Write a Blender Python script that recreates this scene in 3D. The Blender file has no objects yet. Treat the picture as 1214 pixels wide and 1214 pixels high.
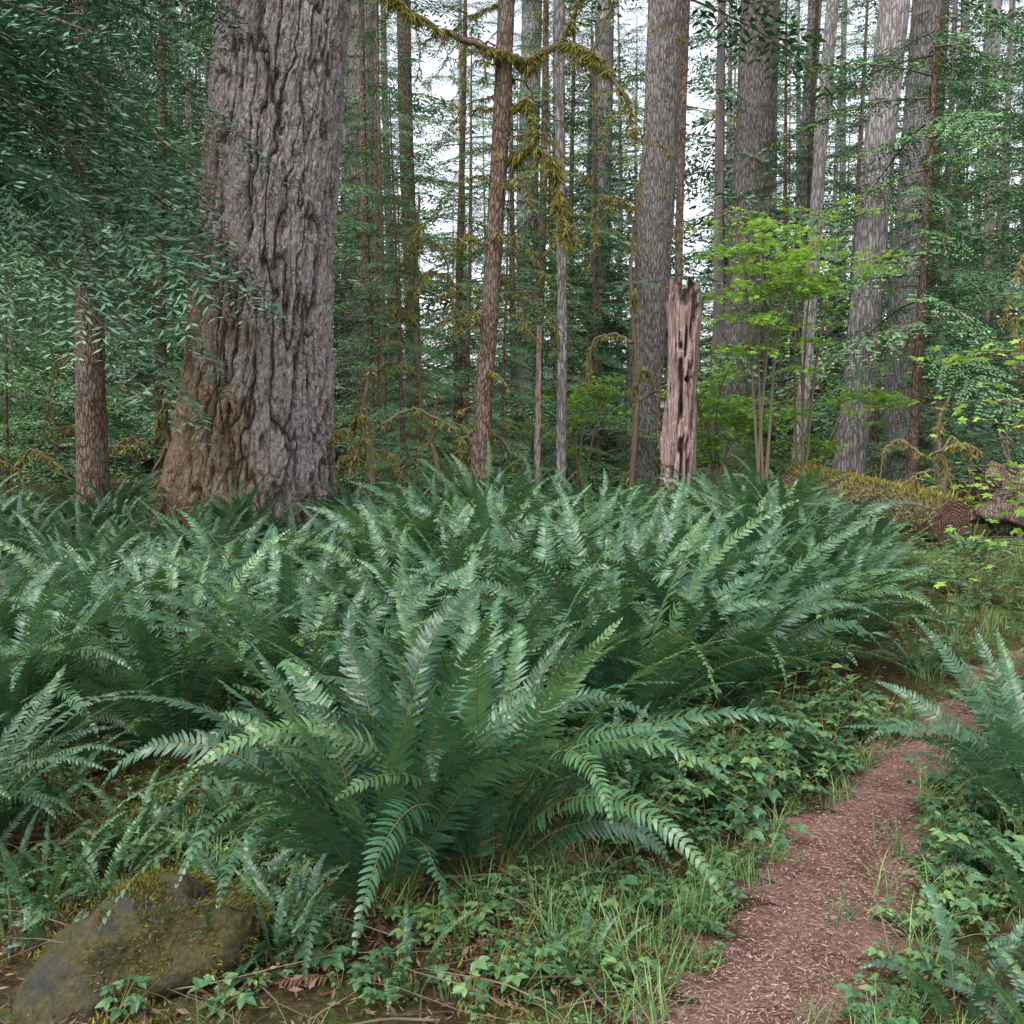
import bpy, math, numpy as np
from mathutils import Vector, Matrix
rng=np.random.default_rng(11)
U=lambda a,b,n=None: rng.uniform(a,b,n)
R=math.radians
# ---------------------------------------------------------------- noise
def _h(i,j,k):
    n=(i*374761393+j*668265263+k*2147483647*3+k*1274126177)&0xffffffff
    n=((n^(n>>13))*1274126177)&0xffffffff
    n=((n^(n>>16))*2246822519)&0xffffffff
    return ((n^(n>>15))&0xffff)/65535.0
def vn(x,y,z):
    x=np.asarray(x,float);y=np.asarray(y,float);z=np.asarray(z,float)
    x,y,z=np.broadcast_arrays(x,y,z)
    i=np.floor(x).astype(np.int64);j=np.floor(y).astype(np.int64);k=np.floor(z).astype(np.int64)
    f=x-i;g=y-j;h=z-k
    f=f*f*(3-2*f);g=g*g*(3-2*g);h=h*h*(3-2*h)
    r=0
    for a in(0,1):
        for b in(0,1):
            for c in(0,1):
                r=r+_h(i+a,j+b,k+c)*(f if a else 1-f)*(g if b else 1-g)*(h if c else 1-h)
    return r
def fb(x,y,z,o=3):
    s=0;a=.5;t=0
    for q in range(o):
        s=s+a*vn(x*2**q+7.3*q,y*2**q+3.1*q,z*2**q+1.7*q);t+=a;a*=.5
    return s/t
# ---------------------------------------------------------------- path + ground height
PATH=np.array([(-.3,.6,.46),(.2,1.6,.46),(.66,2.45,.48),(.96,2.95,.5),(1.30,3.56,.5),(1.70,4.2,.36),(2.36,5.16,.26),(3.25,6.36,.26),(4.7,7.3,.3),(7,8.3,.4),(10,9,.5),(14,10,.5)])
_t=np.arange(len(PATH));_tt=np.linspace(0,len(PATH)-1,240)
PC=np.stack([np.interp(_tt,_t,PATH[:,i]) for i in range(3)],1)
for _ in range(30):
    PC[1:-1]=(PC[:-2]+PC[1:-1]*2+PC[2:])/4
def pdist(x,y):
    x=np.atleast_1d(np.asarray(x,float));y=np.atleast_1d(np.asarray(y,float))
    out=np.full(x.shape,99.)
    for k in range(0,len(PC),2):
        d=np.hypot(x-PC[k,0],y-PC[k,1])-PC[k,2]/2
        out=np.minimum(out,d)
    return out
rightof=lambda x,y:x>np.interp(y,PC[:,1],PC[:,0])
def H(x,y):
    x=np.asarray(x,float);y=np.asarray(y,float)
    h=(fb(x*.35+9,y*.35,0,2)-.5)*.25+(fb(x*1.7,y*1.7,5,2)-.5)*.07
    h=h*np.clip(.35+np.hypot(x-1,y-3)/8,0,1)
    d=np.hypot(x+3.6,y-13)
    h=h+.35*np.exp(-(d/2.2)**2)
    return h
def Hp(x,y): return float(H(np.array([x]),np.array([y]))[0])
# ---------------------------------------------------------------- mesh helpers
class Bt:
    def __init__(s): s.V=[];s.F=[];s.T=[];s.M=[];s.n=0
    def add(s,V,F,t=.5,m=0):
        V=np.asarray(V,float).reshape(-1,3);F=np.asarray(F,np.int64).reshape(-1,4)
        s.V.append(V);s.F.append(F+s.n);s.n+=len(V)
        s.T.append(np.broadcast_to(np.asarray(t,float),(len(V),)).copy())
        s.M.append(np.broadcast_to(np.asarray(m,np.int64),(len(F),)).copy())
        return s
    def get(s): return np.concatenate(s.V),np.concatenate(s.F),np.concatenate(s.T),np.concatenate(s.M)
def mesh(name,V,F,T,M,mats,smooth=False):
    me=bpy.data.meshes.new(name)
    me.vertices.add(len(V));me.vertices.foreach_set('co',V.astype(np.float32).ravel())
    me.loops.add(F.size);me.loops.foreach_set('vertex_index',F.astype(np.int32).ravel())
    me.polygons.add(len(F));me.polygons.foreach_set('loop_start',np.arange(0,F.size,4,dtype=np.int32))
    for m in mats: me.materials.append(m)
    me.polygons.foreach_set('material_index',M.astype(np.int32))
    me.polygons.foreach_set('use_smooth',np.full(len(F),bool(smooth)))
    a=me.attributes.new('tint','FLOAT','POINT');a.data.foreach_set('value',T.astype(np.float32))
    me.update(calc_edges=True)
    return me
def obj(name,me,loc=(0,0,0),rot=(0,0,0),sc=(1,1,1),parent=None):
    o=bpy.data.objects.new(name,me);o.location=loc;o.rotation_euler=rot
    o.scale=sc if hasattr(sc,'__len__') else (sc,)*3
    bpy.context.scene.collection.objects.link(o)
    if parent: o.parent=parent
    return o
def bobj(name,b,mats,smooth=False,**k): return obj(name,mesh(name,*b.get(),mats,smooth),**k)
def diam(P,D,W,mid=.45):
    P=np.asarray(P,float);D=np.asarray(D,float);W=np.asarray(W,float);K=len(P)
    W=np.broadcast_to(W,P.shape);D=np.broadcast_to(D,P.shape)
    V=np.stack([P,P+D*mid+W,P+D,P+D*mid-W],1).reshape(-1,3)
    F=np.arange(K*4).reshape(K,4)
    return V,F
def grid(n,k,o=0):
    i=np.arange(n-1)[:,None]*k;j=np.arange(k)[None]
    return np.stack([i+j,i+(j+1)%k,i+k+(j+1)%k,i+k+j],-1).reshape(-1,4)
def tube(P,r,k=6):
    P=np.asarray(P,float);r=np.broadcast_to(np.asarray(r,float),(len(P),))
    T=np.gradient(P,axis=0);T/=np.linalg.norm(T,axis=1)[:,None]+1e-9
    ref=np.array([.13,.97,.2]) if abs(T[:,1]).mean()<.8 else np.array([.97,.1,.2])
    A=np.cross(T,ref);A/=np.linalg.norm(A,axis=1)[:,None]+1e-9
    Bn=np.cross(T,A)
    th=np.arange(k)*2*math.pi/k
    V=P[:,None]+r[:,None,None]*(A[:,None]*np.cos(th)[None,:,None]+Bn[:,None]*np.sin(th)[None,:,None])
    return V.reshape(-1,3),grid(len(P),k)
def inst(tpl,mats3,trans,tint=None):
    V,F,T,M=tpl;K=len(trans)
    W=np.einsum('kij,nj->kni',mats3,V)+trans[:,None]
    FF=(F[None]+(np.arange(K)*len(V))[:,None,None]).reshape(-1,4)
    TT=np.tile(T,(K,1))
    if tint is not None: TT=np.clip(TT+tint[:,None],0,1)
    return W.reshape(-1,3),FF,TT.ravel(),np.tile(M,K)
def _r(a,p):
    c,s=np.cos(a),np.sin(a);z=np.zeros_like(a);o=np.ones_like(a)
    m={'z':[[c,-s,z],[s,c,z],[z,z,o]],'y':[[c,z,s],[z,o,z],[-s,z,c]],'x':[[o,z,z],[z,c,-s],[z,s,c]]}[p]
    return np.stack([np.stack(q,-1) for q in m],-2)
rotz=lambda a:_r(a,'z')
roty=lambda a:_r(a,'y')
rotx=lambda a:_r(a,'x')
def unit(v): return v/(np.linalg.norm(v,axis=-1,keepdims=True)+1e-9)
# ---------------------------------------------------------------- materials
def newmat(n):
    m=bpy.data.materials.new(n);m.use_nodes=True;nt=m.node_tree;nt.nodes.clear()
    return m,nt.nodes,nt.links
def ramp(N,L,fac,stops):
    r=N.new('ShaderNodeValToRGB');e=r.color_ramp.elements
    while len(e)<len(stops): e.new(.5)
    for i,(p,c) in enumerate(stops): e[i].position=p;e[i].color=(*c,1)
    L.new(fac,r.inputs[0]);return r.outputs[0]
def math_(N,L,op,a,b=None,c=None,clamp=False):
    n=N.new('ShaderNodeMath');n.operation=op;n.use_clamp=clamp
    for i,v in enumerate((a,b,c)):
        if v is None: continue
        if isinstance(v,(int,float)): n.inputs[i].default_value=v
        else: L.new(v,n.inputs[i])
    return n.outputs[0]
def noise(N,L,vec,s,d=4,r=.6):
    n=N.new('ShaderNodeTexNoise');n.inputs['Scale'].default_value=s;n.inputs['Detail'].default_value=d;n.inputs['Roughness'].default_value=r
    L.new(vec,n.inputs['Vector']);return n.outputs['Fac']
def mixc(N,L,f,a,b,bt='MIX'):
    m=N.new('ShaderNodeMix');m.data_type='RGBA';m.blend_type=bt
    for i,v in ((0,f),(6,a),(7,b)):
        if isinstance(v,(int,float)): m.inputs[i].default_value=v
        elif isinstance(v,tuple): m.inputs[i].default_value=(*v,1)
        else: L.new(v,m.inputs[i])
    return m.outputs[2]
def finish(N,L,col,bump=None,bs=.6,bd=.03,rough=.9,spec=.2):
    if spec<=.2:
        p=N.new('ShaderNodeBsdfDiffuse');L.new(col,p.inputs[0])
    else:
        p=N.new('ShaderNodeBsdfPrincipled');p.inputs['Roughness'].default_value=rough;p.inputs['Specular IOR Level'].default_value=spec
        L.new(col,p.inputs['Base Color'])
    if bump is not None:
        bp=N.new('ShaderNodeBump');bp.inputs['Strength'].default_value=bs;bp.inputs['Distance'].default_value=bd;L.new(bump,bp.inputs['Height']);L.new(bp.outputs[0],p.inputs['Normal'])
    o=N.new('ShaderNodeOutputMaterial');L.new(p.outputs[0],o.inputs[0])
def leafm(name,stops,rough=.45,trans=.3,tcol=(.25,.42,.08),spec=.5,simple=False):
    m,N,L=newmat(name)
    at=N.new('ShaderNodeAttribute');at.attribute_name='tint'
    oi=N.new('ShaderNodeObjectInfo')
    f=math_(N,L,'MULTIPLY_ADD',oi.outputs['Random'],.3,at.outputs['Fac'])
    f=math_(N,L,'SUBTRACT',f,.15,clamp=True)
    col=ramp(N,L,f,stops)
    if simple:
        p=N.new('ShaderNodeBsdfDiffuse');L.new(col,p.inputs[0])
    else:
        p=N.new('ShaderNodeBsdfPrincipled');L.new(col,p.inputs['Base Color']);p.inputs['Roughness'].default_value=rough
        p.inputs['Specular IOR Level'].default_value=spec
    o=N.new('ShaderNodeOutputMaterial')
    if trans>0:
        t=N.new('ShaderNodeBsdfTranslucent')
        L.new(mixc(N,L,.5,col,tcol),t.inputs[0])
        s=N.new('ShaderNodeMixShader');s.inputs[0].default_value=trans
        L.new(p.outputs[0],s.inputs[1]);L.new(t.outputs[0],s.inputs[2]);L.new(s.outputs[0],o.inputs[0])
    else: L.new(p.outputs[0],o.inputs[0])
    return m
def barkm(name,ridge,crev,moss,mossamt=.3,vs=(14,14,2.2),bump=.6,usetint=False,lichen=(.42,.42,.40),mossx=0.,det=5):
    m,N,L=newmat(name)
    tc=N.new('ShaderNodeTexCoord').outputs['Object']
    mp=N.new('ShaderNodeMapping');mp.inputs['Scale'].default_value=vs;L.new(tc,mp.inputs[0])
    wn=N.new('ShaderNodeTexNoise');wn.inputs['Scale'].default_value=1.3;wn.inputs['Detail'].default_value=2;L.new(mp.outputs[0],wn.inputs['Vector'])
    ad=N.new('ShaderNodeVectorMath');ad.operation='MULTIPLY_ADD';ad.inputs[1].default_value=(.9,.9,.9);L.new(wn.outputs['Color'],ad.inputs[0]);L.new(mp.outputs[0],ad.inputs[2])
    vo=N.new('ShaderNodeTexVoronoi');vo.feature='DISTANCE_TO_EDGE';vo.inputs['Scale'].default_value=1;L.new(ad.outputs[0],vo.inputs['Vector'])
    cr=ramp(N,L,vo.outputs['Distance'],[(0,(0,0,0)),(.28,(1,1,1))])
    fn=noise(N,L,mp.outputs[0],3.,det,.75)
    m2=math_(N,L,'MULTIPLY',math_(N,L,'MULTIPLY',cr,fn),1.7)
    hf=m2
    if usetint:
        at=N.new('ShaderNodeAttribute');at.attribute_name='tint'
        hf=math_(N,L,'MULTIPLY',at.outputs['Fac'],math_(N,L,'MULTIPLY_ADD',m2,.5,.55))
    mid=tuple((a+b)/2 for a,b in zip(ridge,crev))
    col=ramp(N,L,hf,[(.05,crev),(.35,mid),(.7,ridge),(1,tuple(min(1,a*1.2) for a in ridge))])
    lr=ramp(N,L,noise(N,L,tc,2.6,4,.65),[(.48,(0,0,0)),(.68,(.6,.6,.6))])
    col=mixc(N,L,lr,col,mixc(N,L,hf,tuple(a*.4 for a in lichen),lichen))
    sp=N.new('ShaderNodeSeparateXYZ');L.new(tc,sp.inputs[0])
    q=math_(N,L,'MULTIPLY_ADD',sp.outputs[2],-.05,noise(N,L,tc,1.4,5,.7))
    q=math_(N,L,'MULTIPLY_ADD',sp.outputs[0],-mossx,q)
    lo=.62-mossamt
    mr=ramp(N,L,q,[(max(0,lo),(0,0,0)),(min(1,lo+.22),(.85,.85,.85))])
    mc=ramp(N,L,hf,[(.1,tuple(a*.35 for a in moss)),(.7,moss)])
    if mossx:
        mc=mixc(N,L,ramp(N,L,noise(N,L,tc,7,5,.7),[(.48,(0,0,0)),(.64,(.8,.8,.8))]),mc,mixc(N,L,hf,(.05,.05,.02),(.24,.22,.08)))
    col=mixc(N,L,mr,col,mc)
    finish(N,L,col,m2,bump,.04);return m
M_fern=leafm('fern_green',[(0,(.018,.062,.030)),(.5,(.042,.122,.058)),(1,(.11,.22,.07))],rough=.42,trans=.18,tcol=(.15,.31,.06),spec=.7)
M_rach=leafm('fern_stem',[(0,(.10,.10,.03)),(1,(.20,.17,.06))],trans=0,simple=True)
M_dead=leafm('dead_frond',[(0,(.06,.035,.022)),(1,(.17,.10,.065))],trans=0,simple=True)
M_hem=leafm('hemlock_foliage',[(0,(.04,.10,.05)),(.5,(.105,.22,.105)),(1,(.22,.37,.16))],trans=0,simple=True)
M_farhaze=leafm('hazed_distant_foliage',[(0,(.11,.20,.13)),(.5,(.21,.335,.21)),(1,(.36,.50,.32))],trans=0,simple=True)  # air haze painted into the colour: paler, greyer green for far trees
M_ced=leafm('cedar_foliage',[(0,(.05,.11,.07)),(.5,(.12,.22,.14)),(1,(.24,.37,.24))],trans=0,simple=True)
M_map=leafm('maple_leaf',[(0,(.10,.25,.03)),(.5,(.20,.40,.06)),(1,(.34,.53,.11))],trans=.4,tcol=(.45,.62,.1),simple=True)
M_bram=leafm('bramble_leaf',[(0,(.03,.09,.037)),(.5,(.07,.165,.065)),(1,(.18,.30,.10))],rough=.5,trans=.2,tcol=(.2,.38,.07),spec=.5)
M_grass=leafm('grass_blade',[(0,(.05,.12,.045)),(.5,(.12,.24,.08)),(1,(.28,.38,.17))],trans=.25,tcol=(.25,.42,.08),simple=True)
M_moss=leafm('moss',[(0,(.09,.09,.02)),(.5,(.19,.17,.045)),(1,(.34,.30,.10))],trans=0,simple=True)
M_twig=leafm('twig_bark',[(0,(.06,.045,.03)),(1,(.22,.17,.13))],trans=0,simple=True)
M_litter=leafm('leaf_litter',[(0,(.035,.02,.014)),(.6,(.11,.065,.047)),(1,(.27,.18,.135))],trans=0,simple=True)
M_chip=leafm('wood_chip',[(0,(.10,.052,.043)),(.6,(.25,.145,.12)),(1,(.42,.30,.26))],trans=0,simple=True)
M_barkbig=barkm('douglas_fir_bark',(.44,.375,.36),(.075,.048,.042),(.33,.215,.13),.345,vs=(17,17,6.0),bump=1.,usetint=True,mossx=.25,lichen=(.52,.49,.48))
M_bark=barkm('grey_bark',(.37,.32,.31),(.10,.08,.07),(.17,.18,.06),.02,vs=(22,22,4),bump=.8)
M_barkp=barkm('pale_bark',(.43,.39,.39),(.15,.12,.12),(.2,.22,.10),-.02,vs=(18,18,3.4),bump=.7,det=4)
M_barkd=barkm('brown_bark',(.25,.18,.14),(.06,.04,.03),(.15,.16,.05),.12,vs=(28,28,7),bump=.6,lichen=(.30,.28,.24),det=4)
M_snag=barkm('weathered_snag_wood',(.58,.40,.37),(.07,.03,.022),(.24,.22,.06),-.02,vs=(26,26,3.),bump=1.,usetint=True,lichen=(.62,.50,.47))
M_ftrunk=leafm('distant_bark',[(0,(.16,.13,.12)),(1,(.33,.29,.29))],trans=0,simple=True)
# ---------------------------------------------------------------- ground
m,N,L=newmat('forest_floor');tc=N.new('ShaderNodeTexCoord').outputs['Object']
a=ramp(N,L,noise(N,L,tc,26,6,.75),[(.3,(.02,.013,.009)),(.5,(.06,.038,.024)),(.7,(.14,.09,.06))])
b_=ramp(N,L,noise(N,L,tc,40,6,.75),[(.3,(.02,.035,.01)),(.7,(.11,.15,.04))])
f=ramp(N,L,noise(N,L,tc,1.6,5,.7),[(.45,(0,0,0)),(.6,(.9,.9,.9))])
finish(N,L,mixc(N,L,f,a,b_),noise(N,L,tc,45,5,.7),.9,.03);M_ground=m
m,N,L=newmat('path_mulch');tc=N.new('ShaderNodeTexCoord').outputs['Object'];n1=noise(N,L,tc,60,6,.8)
a=ramp(N,L,n1,[(.3,(.08,.042,.034)),(.5,(.22,.13,.108)),(.7,(.38,.26,.23))])
s_=ramp(N,L,noise(N,L,tc,5,5,.7),[(.35,(.5,.44,.4)),(.6,(1,1,1))])
finish(N,L,mixc(N,L,1.,a,s_,'MULTIPLY'),n1,.9,.015);M_path=m
ax=np.concatenate([-np.geomspace(400,5,40),np.arange(-4.9,5,.07),np.geomspace(5,400,40)])
ay=np.concatenate([-np.geomspace(400,2,24),np.arange(-1.9,13,.07),np.geomspace(13,500,50)])
GX,GY=np.meshgrid(ax,ay);GZ=H(GX,GY)
nx,ny=len(ax),len(ay)
i=np.arange(ny-1)[:,None]*nx;j=np.arange(nx-1)[None]
F=np.stack([i+j,i+j+1,i+nx+j+1,i+nx+j],-1).reshape(-1,4)
bobj('ground',Bt().add(np.stack([GX,GY,GZ],-1),F),[M_ground],True)
TG=np.gradient(PC[:,:2],axis=0);TG/=np.linalg.norm(TG,axis=1)[:,None];NR=np.stack([TG[:,1],-TG[:,0]],1)
NS=900;ii=np.linspace(0,239,NS);PX=np.stack([np.interp(ii,np.arange(240),PC[:,c]) for c in range(3)],1);NX_=np.stack([np.interp(ii,np.arange(240),NR[:,c]) for c in range(2)],1)
K=15;w=np.linspace(-.5,.5,K)
wl=PX[:,2]*(1+1.0*(fb(ii*.35,0,0,4)-.5)*2)
wr=PX[:,2]*(1+1.0*(fb(ii*.35,9,0,4)-.5)*2)
off=np.where(w[None]<0,w[None]*wl[:,None],w[None]*wr[:,None])*1.08
XX=PX[:,0,None]+NX_[:,0,None]*off;YY=PX[:,1,None]+NX_[:,1,None]*off
ZZ=H(XX,YY)+.012-.016*(np.abs(w[None])*2)**6+.008*(fb(XX*9,YY*9,2,2)-.5)
i=np.arange(NS-1)[:,None]*K;j=np.arange(K-1)[None]
F=np.stack([i+j,i+j+1,i+K+j+1,i+K+j],-1).reshape(-1,4)
bobj('dirt_path',Bt().add(np.stack([XX,YY,ZZ],-1),F),[M_path],True)
K=34000;ci=(rng.random(K)**1.4*150).astype(int)+20
o2=rng.normal(0,.33,K)*PC[ci,2];x=PC[ci,0]+NR[ci,0]*o2+U(-.03,.03,K);y=PC[ci,1]+NR[ci,1]*o2+U(-.03,.03,K)
P=np.stack([x,y,H(x,y)+.014+U(0,.008,K)],1);a=U(0,6.28,K);l=.004+.026*rng.random(K)**2
D=np.stack([np.cos(a)*l,np.sin(a)*l,U(-.005,.005,K)],1);W=np.stack([-np.sin(a),np.cos(a),U(-.5,.5,K)],1)*np.minimum(l*U(.05,.2,K),.0018)[:,None]
b=Bt();V,F=diam(P,D,W);b.add(V,F,np.repeat(rng.random(K)**1.3,4));bobj('wood_chip_mulch',b,[M_chip])
# ---------------------------------------------------------------- fern
def frond(b,L,az,e0,bend,tint,dead=False,yaw=0.,wmax=.075,org=(0,0,0),npair=None,tw=0.):
    n=npair or int(L/.0215);S=n+8
    s=np.linspace(0,1,S)
    e=e0-bend*s**1.7
    azs=az+yaw*s**1.5
    T=np.stack([np.cos(e)*np.cos(azs),np.cos(e)*np.sin(azs),np.sin(e)],1)
    P=np.concatenate([[[0,0,0]],np.cumsum((T[:-1]+T[1:])/2*(L/(S-1)),0)])+np.array(org)
    Bv=np.stack([-np.sin(azs),np.cos(azs),0*s],1)
    Nv=np.cross(T,Bv)
    c,sn=math.cos(tw),math.sin(tw)
    B2=Bv*c+Nv*sn;N2=Nv*c-Bv*sn
    V,F=tube(P,np.linspace(.0034,.0009,S),3);b.add(V,F,.5,2 if dead else 1)
    sel=s>.13;sp=s[sel]
    w=wmax*np.clip((sp-.06)/.25,0,1)**.7*(1-np.clip((sp-.3)/.7,0,1)**1.8)**.9+.005
    k=len(sp)
    for sd in(-1,1):
        ln=w*U(.86,1.12,k);ang=R(8)+R(26)*sp+U(-.12,.12,k)
        D=B2[sel]*(sd*np.cos(ang))[:,None]+T[sel]*np.sin(ang)[:,None]
        nn=N2[sel]
        up=U(-.1,.35,k)
        if dead: up=U(-.9,.3,k)
        D=unit(D+nn*up[:,None])
        Wd=unit(T[sel]-D*np.sum(T[sel]*D,1)[:,None])
        Wd=unit(Wd+nn*(U(-.3,.3,k)+.3)[:,None])
        ts=np.array([0,.15,.5,.82,1.]);ws=np.array([.12,.33,.28,.16,.02])*L/n
        rows=[]
        for t,wd in zip(ts,ws):
            c0=P[sel]+D*(ln*t)[:,None]+T[sel]*(ln*.2*t*t)[:,None]-nn*(ln*(.28 if not dead else .6)*t*t)[:,None]
            rows+= [c0+Wd*wd,c0-Wd*wd]
        VV=np.stack(rows,1)
        fi=np.array([[0,1,3,2],[2,3,5,4],[4,5,7,6],[6,7,9,8]]) if sd>0 else np.array([[1,0,2,3],[3,2,4,5],[5,4,6,7],[7,6,8,9]])
        F=(np.arange(k)[:,None,None]*10+fi[None]).reshape(-1,4)
        b.add(VV,F,np.repeat(np.clip(tint+.25*(sp-.5)+U(-.08,.08,k),0,1),10),2 if dead else 0)
def fern(nf=26,Lm=1.05,open_=1.,nd=2,up=84):
    b=Bt()
    for q in range(nf):
        az=q*2.39996+U(-.35,.35)
        inner=rng.random()
        L=Lm*U(.72,1.12)*(1 if inner>.15 else .7)
        e0=R(up)-R(29)*(1-inner)*open_+U(-.06,.06)
        bend=R(40)+R(80)*rng.random()**1.2
        frond(b,L,az,e0,bend,U(.05,.7)+(.15 if rng.random()<.14 else 0),yaw=U(-.6,.6),wmax=U(.052,.072)*Lm,org=(math.cos(az)*.08,math.sin(az)*.08,0),tw=U(-.7,.7))
    for q in range(nd):
        az=U(0,6.28);frond(b,Lm*U(.4,.75),az,R(U(0,30)),R(75),U(0,1),dead=True,yaw=U(-.5,.5),wmax=.03,org=(math.cos(az)*.06,math.sin(az)*.06,.02),npair=22)
    return b
fm=[M_fern,M_rach,M_dead]
FV=[mesh('sword_fern_%d'%q,*fern(int(U(40,50)),U(1.04,1.18),nd=2).get(),fm) for q in range(7)]
small=[mesh('small_fern_%d'%q,*fern(11,.5,open_=1.5,nd=1).get(),fm) for q in range(2)]
def putfern(x,y,s=1.):
    v=int(rng.integers(len(FV)))
    obj('sword_fern',FV[v],(x,y,Hp(x,y)-.02),(U(-.08,.08),U(-.08,.08),U(0,6.28)),(s,s,s*U(.97,1.12)))
for x,y,s in [(-.42,3.10,1.0),(-.10,3.26,1.02),(.50,4.55,1.17),(-.22,4.4,1.1),(-1.0,4.6,1.05),(-1.62,4.6,.95),(-2.3,4.5,1.),(-2.1,3.5,.8),
  (1.02,5.0,1.17),(.15,5.3,1.15),(.85,5.9,1.2),(-.6,5.3,1.15),(-1.35,5.6,1.05),(-2.1,5.5,1.),(-2.9,5.3,1.),(1.55,5.9,1.1),(2.0,6.2,1.05),(-2.9,6.4,1.0),
  (2.05,3.55,.8),(2.3,3.0,.75),(2.4,7.2,1.05),(1.7,6.9,1.15),(.5,3.9,.5),(.45,6.5,1.2),(-.2,6.2,1.15)]:
    putfern(x,y,s)
cnt=0;pts=[]
while cnt<60:
    y=U(6.4,13.);x=U(-.62*y,.29*y)
    if pdist(x,y)[0]<.6: continue
    if np.hypot(x+3.6,y-13)<1.5 : continue
    if any(np.hypot(x-a,y-c)<.72 for a,c in pts) and rng.random()<.97: continue
    pts.append((x,y));putfern(x,y,U(.85,1.18)*(1.12 if x>-1 else .85));cnt+=1
for x,y,s in [(2.95,8.2,.8),(3.5,9.4,.7),(3.9,10.6,.75),(4.9,10.3,.5)]: putfern(x,y,s)
for q in range(40):
    y=U(2.5,4.6);x=U(-2.4,-.6)
    obj('small_fern',small[q%2],(x,y,Hp(x,y)-.01),(U(-.3,.3),U(-.3,.3),U(0,6)),U(.35,.8))
for x,y,s in [(1.2,2.45,.8),(1.7,3.0,.7),(1.35,2.2,.8),(1.85,3.1,.9),(.55,3.75,.8),(1.35,4.9,.9),(.75,3.9,.7),(-.7,2.75,.6),(-.3,2.6,.5),(.2,2.6,.45),(1.6,2.6,.9),(2.75,5.5,.8),(2.7,6.2,.9),(3.6,6.3,.8)]:
    obj('small_fern',small[int(x*10)%2],(x,y,Hp(x,y)-.01),(0,0,U(0,6)),s)
# ---------------------------------------------------------------- leafy plants
def leaf(b,P,D,Nn,l,w,t,m=0):
    D=np.array(D);D=D/np.linalg.norm(D);Nn=np.array(Nn)-D*np.dot(Nn,D);Nn=Nn/(np.linalg.norm(Nn)+1e-9)
    S=np.cross(Nn,D);ts=[0,.18,.45,.75,1];ws=[.04,.7,1,.55,.03]
    V=[]
    for tt,ww in zip(ts,ws):
        c=np.array(P)+D*l*tt-Nn*l*.25*tt*tt
        V+=[c-S*w*ww+Nn*w*.25*ww,c,c+S*w*ww+Nn*w*.25*ww]
    F=[]
    for q in range(4):
        F+=[[q*3,q*3+1,q*3+4,q*3+3],[q*3+1,q*3+2,q*3+5,q*3+4]]
    b.add(V,F,t,m)
def shrub(h,ns,nl,ll,tri=True,spread=.6,wr=.32):
    b=Bt()
    for s in range(ns):
        az=U(0,6.28);sp=U(.2,1)*spread
        tt=np.linspace(0,1,7);r=h*sp*tt**1.3;z=h*U(.6,1.05)*(tt-.25*sp*tt**2.5)
        P=np.stack([r*np.cos(az+tt*.4),r*np.sin(az+tt*.4),z],1)
        V,F=tube(P,np.linspace(.0028,.0012,7),3);b.add(V,F,.5,1)
        for q in range(nl):
            u=U(.25,1);p=np.array([np.interp(u,tt,P[:,c]) for c in range(3)])
            a=U(0,6.28);d=np.array([math.cos(a),math.sin(a),U(-.1,.35)])
            pl=U(.02,.05)*h*3;e=p+d*pl
            b.add(*diam([p],[e-p],[np.cross(e-p,[0,0,1])*.05]),.5,1)
            up=np.array([U(-.4,.4),U(-.4,.4),1]);t=U(.1,.85)
            L=ll*U(.6,1.2)
            if tri:
                sd=np.cross([0,0,1],d);sd/=np.linalg.norm(sd)
                leaf(b,e,d,up,L,L*wr,t);leaf(b,e,d*.35+sd,up,L*.8,L*wr*.85,t);leaf(b,e,d*.35-sd,up,L*.8,L*wr*.85,t)
            else: leaf(b,e,d,up,L,L*wr,t)
    return b.get()
low=[shrub(.13,4,3,.036) for q in range(3)]+[shrub(.10,5,5,.026,tri=False) for q in range(3)]+[shrub(.07,5,4,.018) for q in range(3)]
midp=[shrub(.38,6,7,.05,spread=.7) for q in range(4)]
pnt=[shrub(.5,5,12,.06,tri=False,spread=.5,wr=.28) for q in range(4)]
def scatter(name,tpls,pts,smin,smax,mats,tilt=.2,tb=0.):
    b=Bt();pts=np.array(pts)
    idx=rng.integers(len(tpls),size=len(pts))
    for q,tp in enumerate(tpls):
        p=pts[idx==q]
        if not len(p): continue
        n=len(p);Mx=rotz(U(0,6.28,n))@rotx(rng.normal(0,tilt,n))*U(smin,smax,n)[:,None,None]
        tr=np.stack([p[:,0],p[:,1],H(p[:,0],p[:,1])-.01],1)
        b.add(*inst(tp,Mx,tr,U(-.3,.25,n)+tb))
    return bobj(name,b,mats)
def region(n,x0,x1,y0,y1,pd=.02,fn=None,clump=0):
    out=[]
    while len(out)<n:
        x=U(x0,x1,n*2);y=U(y0,y1,n*2);ok=pdist(x,y)>pd
        if clump: ok&=fb(x*clump,y*clump,3,2)>U(.34,.6,n*2)
        if fn is not None: ok&=fn(x,y)
        out+=list(zip(x[ok],y[ok]))
    return out[:n]
fan=lambda x,y:(np.abs(x)<y*.56+.3)&(np.hypot((x+1.05)/1.1,y-2.75)>.26)
scatter('ground_cover_plant',low,region(1900,-3,3,2.1,5.2,.0,fan,clump=2.2)+region(90,.3,2.6,2.1,5.2,-.06,fan)+region(500,-5,6,5.,12,.0,fan),.45,1.25,[M_bram,M_rach])
scatter('bramble_thicket',midp,region(85,.3,1.5,3.4,4.6,.06)+region(22,.9,2.1,4.6,5.9,.1)+region(120,1.3,3.8,2.8,6.8,.04,rightof)+region(60,2.3,6,5.2,10,.03),.5,1.05,[M_bram,M_rach])
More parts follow.
